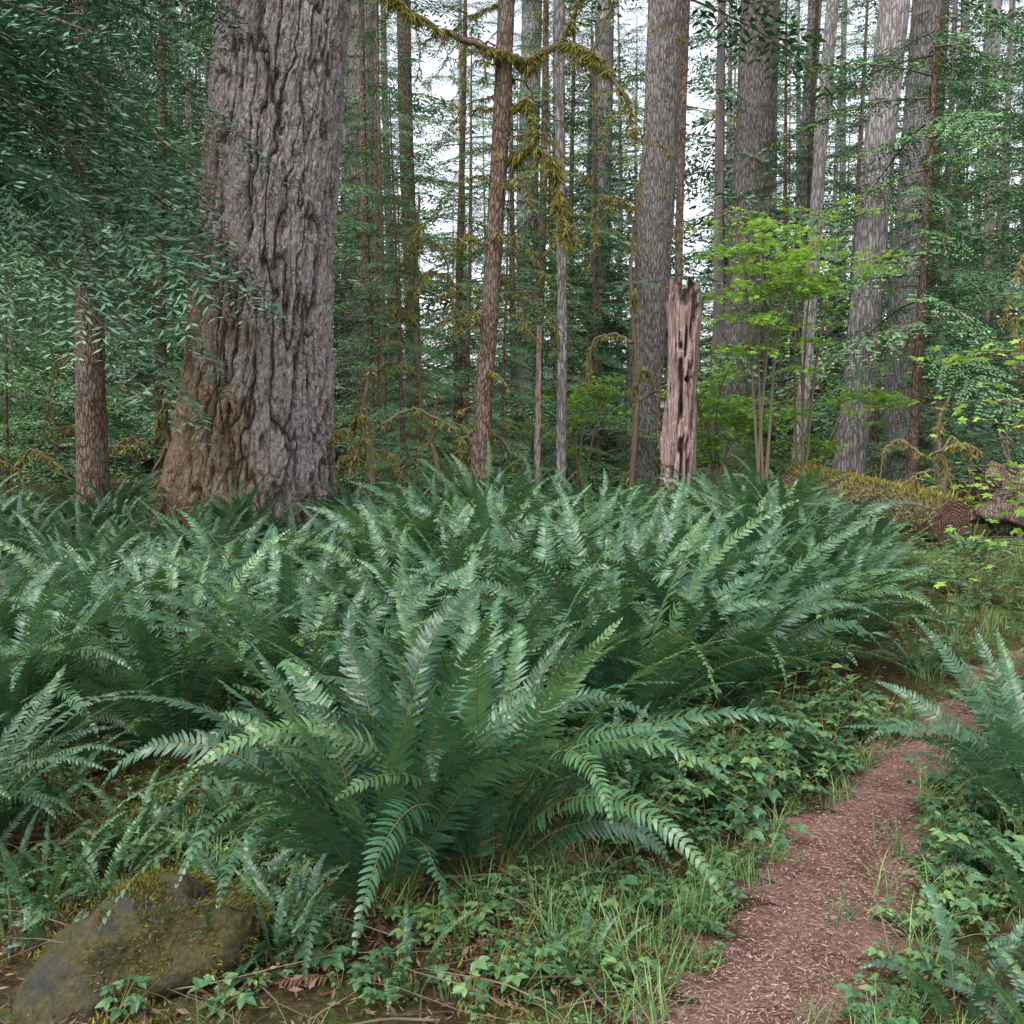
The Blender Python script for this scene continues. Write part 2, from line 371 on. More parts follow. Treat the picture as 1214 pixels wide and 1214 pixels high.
scatter('leafy_shrub',pnt,region(48,2.0,4.5,3.6,7.5,.28,rightof)+region(20,3.8,6.5,7.5,9.8,.3)+[(1.85,5.5),(2.3,6.6),(1.9,5.1),(.9,4.4),(1.3,4.5),(2.75,6.6),(3.3,6.0),(2.75,5.3)],.7,1.3,[M_bram,M_rach],tb=.2)
def tuft(n,h,sp):
    b=Bt()
    for q in range(n):
        a=U(0,6.28);l=h*U(.5,1.1);t=np.linspace(0,1,5);r=sp*U(.2,1.)*l*t**1.8
        z=l*(t-.35*t**3*sp)
        o=np.array([math.cos(a),math.sin(a),0]);sd=np.array([-o[1],o[0],0]);b0=rng.normal(0,.03,3);b0[2]=0
        P=b0+o*r[:,None]+np.array([0,0,1])*z[:,None];wd=.0020*np.array([.8,1,.8,.5,.05])[:,None]
        V=np.stack([P-sd*wd,P+sd*wd],1);F=[[2*c,2*c+1,2*c+3,2*c+2] for c in range(4)]
        b.add(V,F,U(.15,.8))
    return b.get()
tf=[tuft(22,.22,.9) for q in range(4)]
edge=[]
for q in range(150):
    kk=24+int(U(0,150));sd=rng.choice([-1,1])
    d=PC[kk,2]/2+rng.normal(.07,.09);edge.append((PC[kk,0]+NR[kk,0]*d*sd,PC[kk,1]+NR[kk,1]*d*sd))
scatter('grass',tf,edge+region(44,.1,.7,2.7,3.3,.04)+region(700,3.0,7.5,6.5,12,.0)+region(30,1.1,2.2,2.3,3.4,.05)+region(40,-2,.4,2.2,3.5,.1,clump=2),.35,1.1,[M_grass],tb=.1)
K=28000;y=2+rng.random(K)**1.7*9;x=U(-1,1,K)*(y*.6+.3);ok=pdist(x,y)>U(-.05,.03,K);x=x[ok];y=y[ok];K=len(x)
P=np.stack([x,y,H(x,y)+U(.012,.035,K)],1);a=U(0,6.28,K);l=U(.01,.045,K)
D=np.stack([np.cos(a)*l,np.sin(a)*l,U(-.01,.015,K)],1);W=np.stack([-np.sin(a),np.cos(a),U(-.6,.6,K)],1)*(l*U(.03,.18,K))[:,None]
b=Bt();V,F=diam(P,D,W);b.add(V,F,np.repeat(rng.random(K),4));bobj('leaf_litter',b,[M_litter])
b=Bt()
for q in range(420):
    y0=2.1+rng.random()**1.5*8;x0=U(-1,1)*(y0*.55);l=U(.08,.6);a=U(0,6.28);t=np.linspace(0,1,6)
    if pdist(x0,y0)[0]<.1: l*=.4
    X=x0+np.cos(a)*l*t+.04*l*np.sin(t*7+q);Y=y0+np.sin(a)*l*t+.04*l*np.cos(t*5+q)
    V,F=tube(np.stack([X,Y,H(X,Y)+.014+U(0,.12)*t*(l>.25)],1),np.linspace(U(.0015,.005),.001,6),4);b.add(V,F,rng.random())
bobj('fallen_twigs',b,[M_twig])
b=Bt()
for q in range(16):
    y0=U(2.3,4.);x0=U(-.45,.1)*y0
    frond(b,U(.2,.45),U(0,6.28),R(U(0,30)),R(40),U(0,1),dead=True,yaw=U(-.6,.6),wmax=.03,org=(x0,y0,Hp(x0,y0)+.02),npair=20)
bobj('dead_fern_fronds',b,[M_fern,M_rach,M_dead])
K=30000;y=2.2+rng.random(K)*3.;x=U(-1.05,.3,K)*(y*.6)
ok=(fb(x*2.2+4,y*2.2,1,3)>.5)&(pdist(x,y)>.08);x=x[ok];y=y[ok];K=len(x)
P=np.stack([x,y,H(x,y)],1);D=np.stack([rng.normal(0,.012,K),rng.normal(0,.012,K),U(.012,.035,K)],1);a=U(0,6.28,K)
W=np.stack([np.cos(a),np.sin(a),0*a],1)*.0035
b=Bt();V,F=diam(P,D,W);b.add(V,F,np.repeat(U(.0,.7,K),4));bobj('moss_carpet',b,[M_moss])
# ---------------------------------------------------------------- trunk
def trunk(h,r0,r1,lean=(0,0),k=48,dz=.1,zfine=9,flare=.25,fl_h=.5,amp=.02,fs=9.,st=5.,wob=.03,seed=0.,deep=False):
    z=np.concatenate([np.arange(-.3,min(h,zfine),dz),np.linspace(min(h,zfine),h,max(3,int((h-zfine)/.5))) if h>zfine else np.array([h])])
    th=np.arange(k)*2*math.pi/k
    ZZ,TH=np.meshgrid(z,th,indexing='ij')
    r=r1+(r0-r1)*(1-ZZ/h)+flare*r0*np.exp(-np.clip(ZZ,0,99)/fl_h)*(1+.35*np.sin(TH*5+seed)+.2*np.sin(TH*3+2*seed))
    ux,uy=np.cos(TH),np.sin(TH)
    rb=r0
    if deep:
        wx=(fb(ux*rb*3,uy*rb*3,ZZ*1.5,3)-.5)*1.3+(fb(ux*rb*12,uy*rb*12,ZZ*5,2)-.5)*.6
        A=ux*rb*fs+wx+seed;B=uy*rb*fs-wx+seed*2
        n1=fb(A,B,ZZ*fs/st,2);n2=fb(A*2+5,B*2,ZZ*fs/st*2+5,2)
        f1=np.clip(np.abs(n1-.5)*10.5,0,1);f2=np.clip(np.abs(n2-.5)*9+.1,0,1)
        cav=(f1*(.45+.55*f2))**.75
        fine=fb(ux*rb*26,uy*rb*26,ZZ*11,4);grit=vn(ux*rb*70,uy*rb*70,ZZ*40)
        r=r+amp*(cav-1)+amp*.75*(fine-.5)*(.3+.7*cav)+.014*(grit-.5)+.08*(fb(ux*rb*1.6,uy*rb*1.6,ZZ*.35,2)-.5)
    else:
        n1=fb(ux*rb*fs+seed,uy*rb*fs+seed*2,ZZ*fs/st,2)
        cav=np.clip(np.abs(n1-.5)*9,0,1)**.7
        fine=fb(ux*rb*fs*4,uy*rb*fs*4,ZZ*fs*1.2,2)
        r=r+amp*(cav-1)+amp*.5*(fine-.5)
    cx=lean[0]*ZZ/h+wob*np.sin(ZZ*.55+seed)*np.clip(ZZ/3,0,1);cy=lean[1]*ZZ/h+wob*np.cos(ZZ*.45+seed)*np.clip(ZZ/3,0,1)
    V=np.stack([cx+ux*r,cy+uy*r,ZZ],-1).reshape(-1,3)
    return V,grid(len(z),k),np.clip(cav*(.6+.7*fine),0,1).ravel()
# ---------------------------------------------------------------- conifer foliage
def branch_tpl(L=2.,n=22,droop=.3,ll=.06,lw=.0085,seed=0,hang=.25,wide=.55,sp_=.038):
    b=Bt()
    s=np.linspace(0,1,7);f=lambda s: np.stack([L*s,.04*L*np.sin(s*4+seed),L*(.10*s-droop*s**2)],-1)
    V,F=tube(f(s),np.linspace(.016,.003,7),3);b.add(V,F,.4,1)
    PP=[];DD=[];WW=[];TT=[]
    for q in range(n):
        sq=.08+.92*(q+rng.random()*.6)/n
        p=f(np.array(sq))
        prof=min(1,(sq/.35))**.6*max(0,1-sq)**.65
        for sd in(-1,1):
            tl=wide*L*.55*prof*U(.6,1.1)+.07
            ang=R(U(48,68));d=np.array([math.cos(ang),sd*math.sin(ang),U(-.22,.08)])
            m=max(2,int(tl/sp_));u=(np.arange(m)+.5)/m
            C=p+d*tl*u[:,None]+np.array([0,0,-1])*(hang*tl*u**2)[:,None]+np.array([1,0,0])*(.12*tl*u**2)[:,None]
            for s2 in(-1,1):
                a2=ang*sd+s2*R(48)+rng.normal(0,.18,m)
                dd=np.stack([np.cos(a2),np.sin(a2),U(-.5,.1,m)],1)*(ll*(1-.4*u)*U(.7,1.2,m))[:,None]
                wv=unit(np.cross(dd,np.array([0,0,1.])+rng.normal(0,.4,(m,3))))*lw
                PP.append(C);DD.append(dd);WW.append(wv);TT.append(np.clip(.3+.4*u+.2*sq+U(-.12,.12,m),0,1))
    PP=np.concatenate(PP);DD=np.concatenate(DD);WW=np.concatenate(WW);TT=np.concatenate(TT)
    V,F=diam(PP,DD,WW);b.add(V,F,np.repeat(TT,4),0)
    return b.get()
BT=[branch_tpl(seed=q,n=18,droop=U(.15,.38),ll=.085,lw=.011,sp_=.044,wide=.68) for q in range(4)]
BF=[branch_tpl(seed=q,n=12,droop=U(.2,.42),ll=.17,lw=.027,sp_=.11,wide=.75) for q in range(4)]
BC=[branch_tpl(seed=q,n=22,droop=U(.35,.55),ll=.08,lw=.0075,hang=.9,wide=.8,sp_=.028) for q in range(3)]
def crown(b,z0,z1,n,l0,l1,tpls,lean=(0,0),h=1.,pit=(-.25,.1),tint=0.):
    z=z0+(z1-z0)*((np.arange(n)+U(0,1,n))/n)
    a=np.arange(n)*2.4+U(-.5,.5,n)
    u=(z-z0)/(z1-z0)
    L=(l0+(l1-l0)*u)*U(.6,1.15,n)/2.
    idx=rng.integers(len(tpls),size=n)
    for q,tp in enumerate(tpls):
        s=idx==q;k=int(s.sum())
        if not k: continue
        Mx=rotz(a[s])@roty(-U(pit[0],pit[1],k)-.15*u[s])@rotx(rng.normal(0,.2,k))*L[s][:,None,None]
        tr=np.stack([lean[0]*z[s]/h,lean[1]*z[s]/h,z[s]],1)
        b.add(*inst(tp,Mx,tr,U(-.25,.25,k)+tint))
def conifer(h,r,z0,n,l0,l1,tpls,k=8):
    b=Bt();V,F,T=trunk(h,r,r*.15,k=k,dz=.5,zfine=h,amp=.01,flare=.2);b.add(V,F,T,1)
    crown(b,z0,h,n,l0,l1,tpls);return b.get()
def fuzz(b,P,r,n,l,m=0,w=.006,tint=(.1,.9),down=1.,clump=True):
    n=int(n*1.8) if clump else n
    u=U(0,len(P)-1.001,n)
    ph=U(0,90)
    cl=vn(u*.55+ph,ph,0)
    if clump:
        keep=cl>U(.2,.75,n);u=u[keep];cl=cl[keep];n=len(u)
    i=u.astype(int);f=(u-i)[:,None]
    C=P[i]*(1-f)+P[i+1]*f
    rr=np.broadcast_to(np.asarray(r,float),(len(P),));rc=(rr[i]*(1-f[:,0])+rr[i+1]*f[:,0])
    o=unit(rng.normal(0,1,(n,3)))
    D=unit(o*.8+np.array([0,0,-.9*down]))*(l*U(.3,1.4,n)*(.5+cl if clump else 1))[:,None]
    Wv=unit(np.cross(D,rng.normal(0,1,(n,3))))*w
    V,F=diam(C+o*rc[:,None]*.8,D,Wv,.35);b.add(V,F,np.repeat(U(*tint,n),4),m)
def dead_twigs(b,z0,z1,n,l,r,lean,h,m=1,mm=2):
    for q in range(n):
        z=U(z0,z1);a=U(0,6.28);L=l*U(.4,1.2);t=np.linspace(0,1,7)
        P=np.stack([lean[0]*z/h+np.cos(a)*L*t,lean[1]*z/h+np.sin(a)*L*t+.06*L*np.sin(5*t),z+L*(.12*t-U(.2,.6)*t**2)],1)
        V,F=tube(P,np.linspace(r,r*.25,7),4);b.add(V,F,.4,m)
        fuzz(b,P,r*1.2,int(110*L),.07,mm)
SP=[(14,.8,80,2.9,.5),(12,.5,74,2.6,.5),(16,1.5,84,3.0,.6),(9,.3,64,2.2,.4),(15,3,70,2.6,.5)]
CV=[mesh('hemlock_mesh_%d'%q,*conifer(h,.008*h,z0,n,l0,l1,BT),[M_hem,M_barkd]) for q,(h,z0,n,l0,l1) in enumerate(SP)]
CFd=[conifer(h,.009*h,z0,int(n*.85),l0*1.15,l1,BF,k=6) for q,(h,z0,n,l0,l1) in enumerate(SP)]
for x,y,s,v in [(-8.6,15.5,1.,0),(-6.9,19,1.05,2),(-10.5,19,1.1,1),(-2.3,17.5,.8,1),(-1.2,21,1.0,0),(.6,24,1.1,2),(-3.3,24,1.1,0),(2.2,27,1.,1),(4.0,23,.55,3),
   (9.1,17.0,.95,0),(10.8,20,1.1,2),(7.6,22,.9,1),(-7.2,13.8,.5,3),(-1.75,16,.6,3),(11.5,15,.9,1),(8.3,28,1.2,0),(1.1,18.5,.5,3),(3.6,18,.35,3),(-5.6,16.8,.7,3),
   (-8.8,12.8,.55,3),(-10.5,15,.8,0),(-.9,18.5,.75,1),(.1,20,.85,0),(1.9,21.5,.8,1),(5.0,21,.5,3),(7.9,19,.55,3),(-2.9,20,.95,4),(-4.8,21,.9,0),(1.5,25,.9,4),(-1.6,14.5,.5,1),
   (9.6,14.2,.6,1),(8.4,13.0,.35,3),(13,19,1.,2),(6.9,25,.9,0),(2.0,17,.3,3),(-7.6,17,.8,1),(-9.6,22,1.1,0),(-.2,16.2,.45,1),(9.9,24,1.1,0)]:
    obj('hemlock_tree',CV[v],(x,y,Hp(x,y)),(U(-.03,.03),U(-.03,.03),U(0,6)),(s,s,s*U(.95,1.1)))
DB=Bt()
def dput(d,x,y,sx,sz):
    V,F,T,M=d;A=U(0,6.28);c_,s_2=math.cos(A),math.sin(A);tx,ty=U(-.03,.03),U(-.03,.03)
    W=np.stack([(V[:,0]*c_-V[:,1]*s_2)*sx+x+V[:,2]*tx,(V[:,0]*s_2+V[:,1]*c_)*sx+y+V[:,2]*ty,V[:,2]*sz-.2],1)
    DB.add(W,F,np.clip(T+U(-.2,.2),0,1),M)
c=0
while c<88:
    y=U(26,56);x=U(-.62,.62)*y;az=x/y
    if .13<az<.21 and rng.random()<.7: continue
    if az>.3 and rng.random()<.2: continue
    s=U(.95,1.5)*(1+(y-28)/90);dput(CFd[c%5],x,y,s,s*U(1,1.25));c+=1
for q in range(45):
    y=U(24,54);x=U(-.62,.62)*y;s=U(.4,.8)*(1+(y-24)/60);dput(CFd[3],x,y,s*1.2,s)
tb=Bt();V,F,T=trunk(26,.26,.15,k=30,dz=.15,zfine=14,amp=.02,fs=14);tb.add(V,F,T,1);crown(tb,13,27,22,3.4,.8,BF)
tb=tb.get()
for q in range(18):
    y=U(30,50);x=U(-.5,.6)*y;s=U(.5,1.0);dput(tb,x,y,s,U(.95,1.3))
bobj('distant_trees',DB,[M_farhaze,M_ftrunk])
# ---------------------------------------------------------------- main trees
def tree(name,x,y,h,r0,r1,lean,mat,k=48,dz=.08,amp=.02,flare=.25,fl_h=.5,fs=9,crownz=13,tw=0,twl=1.,fol=None,nf=0,deep=False,zf=9,st=5.,cr=True,wob=.03,fz=(3,10),fl=1.5,ftpl=None):
    e=bpy.data.objects.new(name,None);e.location=(x,y,Hp(x,y));bpy.context.scene.collection.objects.link(e)
    V,F,T=trunk(h,r0,r1,lean,k=k,dz=dz,amp=amp,flare=flare,fl_h=fl_h,fs=fs,seed=U(0,50),deep=deep,zfine=zf,st=st,wob=wob)
    bobj('trunk',Bt().add(V,F,T,0),[mat],True,parent=e)
    b=Bt();used=False
    if cr: crown(b,crownz,h+.5,20,3.2,.8,BF,lean,h);used=True
    if nf: crown(b,fz[0],fz[1],nf,fl,fl*.8,ftpl or BT,lean,h,pit=(-.5,.0));used=True
    if used: bobj('crown',b,[fol or M_hem,M_barkd],parent=e)
    if tw:
        b=Bt();dead_twigs(b,1.5,9,tw,twl,.012,lean,h);bobj('dead_branches',b,[M_twig,M_twig,M_moss],parent=e)
    return e
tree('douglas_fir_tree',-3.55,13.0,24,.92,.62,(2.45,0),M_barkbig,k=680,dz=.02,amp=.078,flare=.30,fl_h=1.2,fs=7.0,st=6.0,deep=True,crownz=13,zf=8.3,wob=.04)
tree('cedar_tree',-5.2,12.0,15,.19,.1,(.3,0),M_barkd,k=40,dz=.06,amp=.008,crownz=7.5,fol=M_ced,nf=20,fz=(4.0,8),fl=2.8,tw=8,twl=.8,ftpl=BC,flare=.15)
mt=tree('mossy_hemlock_tree',-.48,13.0,15,.125,.09,(.85,0),M_barkd,k=32,dz=.06,amp=.006,crownz=9,flare=.2,tw=16,twl=.8)
tree('young_fir_tree',.80,16.0,18,.085,.05,(-.05,0),M_barkp,k=20,dz=.1,amp=.004,crownz=11,tw=14,twl=.6)
tree('douglas_fir_tree',2.85,22.0,26,.42,.32,(1.3,0),M_bark,k=90,dz=.08,amp=.03,crownz=14,zf=13,fs=9,flare=.15)
tree('young_fir_tree',2.95,17.5,17,.08,.05,(.1,0),M_barkd,k=20,dz=.1,amp=.004,crownz=9,tw=18,twl=.9)
tree('douglas_fir_tree',6.0,26.0,28,.54,.44,(.9,0),M_bark,k=80,dz=.1,amp=.035,crownz=15,zf=14,fs=8,flare=.15)
tree('fir_tree',5.85,20.0,24,.14,.1,(1.2,0),M_barkp,k=24,dz=.1,amp=.008,crownz=13,zf=10,tw=6)
tree('douglas_fir_tree',6.2,18.0,25,.28,.24,(1.7,0),M_barkp,k=70,dz=.08,amp=.02,crownz=13,zf=11,fs=12,flare=.15)
tree('fir_tree',8.3,22.5,20,.18,.13,(.1,0),M_barkd,k=30,dz=.1,amp=.01,crownz=12,zf=11)
tree('douglas_fir_tree',9.4,24.0,26,.34,.3,(.9,0),M_barkp,k=50,dz=.1,amp=.02,crownz=14,zf=12)
tree('cedar_tree',6.6,16.0,8,.09,.03,(.1,0),M_barkd,k=20,dz=.1,amp=.004,cr=False,nf=40,fz=(2.6,8),fl=2.8,tw=10,twl=.9,flare=.1)
tree('douglas_fir_tree',-4.7,30,26,.5,.38,(.5,0),M_bark,k=50,dz=.2,amp=.03,crownz=15,zf=15)
tree('fir_tree',-2.5,25,22,.2,.15,(-.3,0),M_barkd,k=30,dz=.15,amp=.015,crownz=12,tw=6)
tree('fir_tree',.45,30,25,.33,.28,(.2,0),M_barkp,k=40,dz=.2,amp=.02,crownz=15,zf=15)
tree('fir_tree',2.4,29,25,.30,.25,(.5,0),M_barkp,k=40,dz=.2,amp=.02,crownz=15,zf=15)
tree('fir_tree',8.6,30,24,.22,.18,(.6,0),M_barkp,k=30,dz=.2,amp=.01,crownz=15,zf=15)
tree('fir_tree',12.5,30,24,.24,.18,(.4,0),M_barkd,k=30,dz=.2,amp=.01,crownz=14,zf=15)
# ---------------------------------------------------------------- mossy limbs
def limb(b,pts,r0,r1,n,fl=.10,k=6,w=.008):
    pts=np.array(pts,float);t=np.linspace(0,len(pts)-1,28);P=np.stack([np.interp(t,np.arange(len(pts)),pts[:,c]) for c in range(3)],1)
    for _ in range(3): P[1:-1]=(P[:-2]+2*P[1:-1]+P[2:])/4
    P[1:-1]+=rng.normal(0,.012,(26,3))
    rr=np.linspace(r0,r1,28);V,F=tube(P,rr,k);b.add(V,F,.5,0);fuzz(b,P,rr*1.15,n,fl,1,w=w);return P
def sidetwigs(b,P,n,l):
    for q in range(n):
        p=P[int(rng.integers(6,28))];a=U(0,6.28);L_=l*U(.4,1.2)
        limb(b,[p,p+np.array([math.cos(a)*L_*.5,math.sin(a)*L_*.4,-.1*L_]),p+np.array([math.cos(a)*L_*.8,math.sin(a)*L_*.6,-U(.3,1.)*L_])],.008,.003,110,.07,k=4,w=.006)
b=Bt()
P=limb(b,[(0.2,13,6.2),(.6,12.7,6.35),(1.0,12.4,6.1),(1.35,12.2,5.6),(1.5,12.1,5.0)],.055,.012,2400,.15);sidetwigs(b,P,12,.8)
P=limb(b,[(0.2,13,6.2),(-.3,12.8,6.3),(-1.0,12.6,6.5),(-1.8,12.5,7.0)],.05,.025,1300,.12);sidetwigs(b,P,12,.9)
P=limb(b,[(.0,13,5.0),(.25,12.8,5.15),(.5,12.6,4.9),(.62,12.5,4.3),(.68,12.4,3.8)],.05,.012,2000,.15);sidetwigs(b,P,10,.7)
limb(b,[(0.0,13,5.6),(.18,12.8,5.7),(.3,12.7,5.2)],.035,.015,600)
limb(b,[(-.15,13,4.8),(-.5,12.9,4.75),(-.8,12.8,4.6)],.018,.008,250,.06)
limb(b,[(.6,12.7,6.3),(.9,12.6,6.9),(.95,12.6,7.6)],.03,.015,500)
limb(b,[(1.0,12.4,6.1),(1.3,12.4,6.9),(1.1,12.4,7.6)],.02,.01,300)
for q in range(34):
    z=U(2.6,8.5);sx=-.48+.85*z/15;a=U(-.9,.9)+(0 if q%2 else 3.14);l=U(.5,1.4)
    limb(b,[(sx,13,z),(sx+math.cos(a)*l*.5,13+math.sin(a)*l*.5,z+U(-.05,.1)),(sx+math.cos(a)*l,13+math.sin(a)*l,z-U(.2,.8))],.014,.004,170,.09,k=4,w=.006)
ml=bobj('mossy_limbs',b,[M_twig,M_moss],True);ml.parent=mt;ml.matrix_parent_inverse=Matrix.Translation(mt.location).inverted()
for cx,cy,n,hh in [(-1.9,12.5,9,2.3),(-4.9,13.8,9,2.3),(6.4,14.5,5,2.),(-1.1,13.5,6,2.),(-7.,13,6,2.6),(-1.5,15,8,5),(1.9,15.5,6,5.5),(7.8,14.5,7,4.5),(-6.2,14.5,7,5.)]:
    b=Bt()
    for q in range(n):
        x0=cx+U(-.4,.4) if hh<3 else cx;z0=U(.2,.7*hh) if hh<3 else U(1.2,hh-.2);a=U(0,6.28);l=U(.5,1.1)
        limb(b,[(x0,cy,z0),(x0+math.cos(a)*l*.4,cy+U(-.3,.3),z0+U(.1,.5)),(x0+math.cos(a)*l,cy+U(-.4,.4),z0+U(-.1,.3)),(x0+math.cos(a)*l*1.2,cy+U(-.3,.3),z0-U(.3,1.2))],.028,.008,300,.09)
    limb(b,[(cx,cy,-.1),(cx+.1,cy,hh*.4),(cx-.05,cy+.1,hh*.7),(cx+.1,cy,hh)],.06,.02,300)
    bobj('mossy_dead_branches',b,[M_twig,M_moss],True)
# ---------------------------------------------------------------- overhanging cedar at upper left
e=bpy.data.objects.new('overhanging_cedar_tree',None);e.location=(-6.0,8.6,Hp(-6.,8.6));bpy.context.scene.collection.objects.link(e)
V,F,T=trunk(14,.28,.1,(.2,0),k=40,dz=.08,amp=.01);bobj('trunk',Bt().add(V,F,T,0),[M_barkd],True,parent=e)
b=Bt();n=50;z=U(3.7,7.5,n);a=R(-8)+U(-.7,.9,n);L=U(1.1,1.85,n)
for q,tp in enumerate(BC):
    s=np.arange(n)%3==q;ns=int(s.sum())
    Mx=rotz(a[s])@roty(U(-.25,.25,ns))@rotx(rng.normal(0,.3,ns))*L[s][:,None,None]
    b.add(*inst(tp,Mx,np.stack([0*z[s]+.05,0*z[s],z[s]],1),U(-.3,.3,ns)))
bobj('crown',b,[M_ced,M_barkd],parent=e)
b=Bt();limb(b,[(0,0,3.4),(.8,-.3,4.0),(1.5,-.2,4.4),(2.0,-.1,4.2),(2.5,0,3.5)],.06,.02,900,.06,w=.006)
limb(b,[(1.5,-.2,4.4),(1.6,-.3,5.2),(1.2,-.3,6.)],.03,.012,300,.05,w=.006);bobj('mossy_limb',b,[M_twig,M_moss],True,parent=e)
V,F,T=trunk(3.05,.06,.035,(.0,0),k=14,dz=.08,amp=.006,fs=20);bobj('dead_pole',Bt().add(V,F,T,0),[M_snag],True,loc=(.38,14.8,Hp(.38,14.8)))
# ---------------------------------------------------------------- snag
def snag():
    k=200;h=3.8;z=np.arange(-.2,h,.016);th=np.arange(k)*2*math.pi/k
    ZZ,TH=np.meshgrid(z,th,indexing='ij')
    r=.245-.03*ZZ/h+.05*np.exp(-ZZ/.3)
    ux,uy=np.cos(TH),np.sin(TH)
    n1=fb(ux*2.2+2,uy*2.2,ZZ*.9,3);n2=fb(ux*6,uy*6+3,ZZ*1.2,3);n3=fb(ux*4+5,uy*4+3,ZZ*2.6+4,2)
    r=r+.11*(n1-.5)+.05*(n2-.5)
    cav=np.clip(np.abs(n2-.5)*8+.3,0,1)
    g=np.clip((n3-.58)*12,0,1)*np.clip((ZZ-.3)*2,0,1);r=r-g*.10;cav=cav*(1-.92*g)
    for a,zz,w,hh in [(-1.75,3.28,.085,.11),(-1.2,2.86,.04,.13),(-1.95,2.62,.03,.05),(-1.35,2.15,.055,.04),(-1.7,1.72,.03,.12),(-1.2,1.25,.025,.04),(-.95,3.15,.03,.2)]:
        da=(TH-(a%(2*math.pi)));da=(da+math.pi)%(2*math.pi)-math.pi
        g=np.exp(-(((da*.25)/w)**2+((ZZ-zz)/hh)**2)**2+.6*(n3-.5));g=np.clip(g,0,1)
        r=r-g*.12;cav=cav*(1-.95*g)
    top=h-.5*fb(ux*1.6+8,uy*1.6,0,2)-.2*np.clip(ux,0,1)-.6*np.clip(vn(ux*4+3,uy*4,4)-.45,0,1)
    Z2=np.minimum(ZZ,top)
    V=np.stack([ux*r+.10*ZZ/h,uy*r,Z2],-1)
    ins=V[-1].copy();rings=[V.reshape(-1,3)]
    for dz_,sc in [(0.0,.75),(-.25,.68),(-.6,.5),(-.9,.02)]:
        c=ins.copy();c[:,0]=.10+(ins[:,0]-.10)*sc;c[:,1]*=sc;c[:,2]+=dz_;rings.append(c);cav=np.concatenate([cav,np.full((1,k),.25)])
    V=np.concatenate(rings)
    return V,grid(len(V)//k,k),cav.ravel()
e=obj('tree_snag',None,(2.38,14.0,Hp(2.38,14)))
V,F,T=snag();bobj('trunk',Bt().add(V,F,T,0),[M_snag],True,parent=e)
b=Bt();fuzz(b,np.array([[.0,0,0],[.0,0,.35],[.02,0,.6]]),.3,1600,.06,0,down=.5,w=.01,clump=False);fuzz(b,np.array([[0,0,0],[0,0,.1]]),.4,900,.07,0,down=.2,w=.01,clump=False);bobj('moss',b,[M_moss],parent=e)
# ---------------------------------------------------------------- logs
m,N,L=newmat('cut_wood');at=N.new('ShaderNodeAttribute');at.attribute_name='tint';tc=N.new('ShaderNodeTexCoord').outputs['Object']
v=math_(N,L,'MULTIPLY_ADD',noise(N,L,tc,6,5),16.,math_(N,L,'MULTIPLY',at.outputs['Fac'],48.))
c1=ramp(N,L,math_(N,L,'SINE',v),[(0,(.08,.045,.035)),(1,(.24,.15,.12))])
finish(N,L,mixc(N,L,ramp(N,L,noise(N,L,tc,9,6,.75),[(.48,(0,0,0)),(.63,(.9,.9,.9))]),c1,(.05,.04,.03)),noise(N,L,tc,30,5),1.,.03);M_cut=m
def log(name,p0,p1,r,mossn=2500):
    p0=np.array(p0);p1=np.array(p1);t=np.linspace(0,1,60)[:,None];P=p0+(p1-p0)*t
    V,F=tube(P,r,56);V=V.reshape(60,56,3);C=P[:,None]
    nn=fb(V[...,0]*5,V[...,1]*1.5,V[...,2]*5,3);V=C+(V-C)*(1+.3*(nn-.5)[...,None])
    b=Bt();b.add(V,F,np.clip(nn,0,1).ravel(),0)
    rg=[];tt=[];ax_=unit(p1-p0)
    for s in np.linspace(1,.02,12):
        q=P[0]+(V[0]-P[0])*s;q=q+ax_*(.05*(fb(q[:,0]*9,q[:,1]*9,q[:,2]*9,2)-.5)*(s<.99))[:,None];rg.append(q);tt+= [s]*56
    b.add(np.concatenate(rg),grid(12,56),tt,1)
    K=mossn;u=U(.0,1,K);a=rng.normal(0,.9,K);sd=unit(np.cross(ax_,[0,0,1]));up=np.cross(sd,ax_)
    O=sd*np.sin(a)[:,None]+up*np.cos(a)[:,None]
    D=(O+rng.normal(0,.5,(K,3)))*U(.02,.07,K)[:,None]
    Vd,Fd=diam(p0+(p1-p0)*u[:,None]+r*.97*O,D,unit(np.cross(D,rng.normal(0,1,(K,3))))*.009);b.add(Vd,Fd,np.repeat(U(.2,.95,K),4),2)
    bobj(name,b,[M_barkd,M_cut,M_moss],True)
log('fallen_log',(5.2,11.4,.40),(4.1,14.0,.68),.29,6000)
log('fallen_log',(4.2,13.6,.55),(1.9,12.6,.35),.16,2600)
# ---------------------------------------------------------------- root wad
def blob(rr,d): return d*rr[...,None]
def sph(n,k):
    ph=np.linspace(.02,math.pi-.02,n);th=np.arange(k)*2*math.pi/k
    PH,TH=np.meshgrid(ph,th,indexing='ij');return np.stack([np.sin(PH)*np.cos(TH),np.sin(PH)*np.sin(TH),np.cos(PH)],-1)
b=Bt();d=sph(60,80)
rr=.6+.7*(fb(d[...,0]*2.5+3,d[...,1]*2.5,d[...,2]*2.5,4)-.4)
b.add(blob(rr,d)*np.array([1,.7,.75])+np.array([7.2,13.6,.5]),grid(60,80),.3,0)
for q in range(26):
    a=U(0,6.28);t=np.linspace(0,1,8)[:,None];dr=np.array([math.cos(a),U(-.8,.2),math.sin(a)]);P=np.array([7.2,13.5,.5])+dr*t*U(.6,1.1)+rng.normal(0,.03,(8,3))
    V,F=tube(P,np.linspace(.06,.01,8),5);b.add(V,F,.3,0)
bobj('root_wad',b,[M_barkd],True)
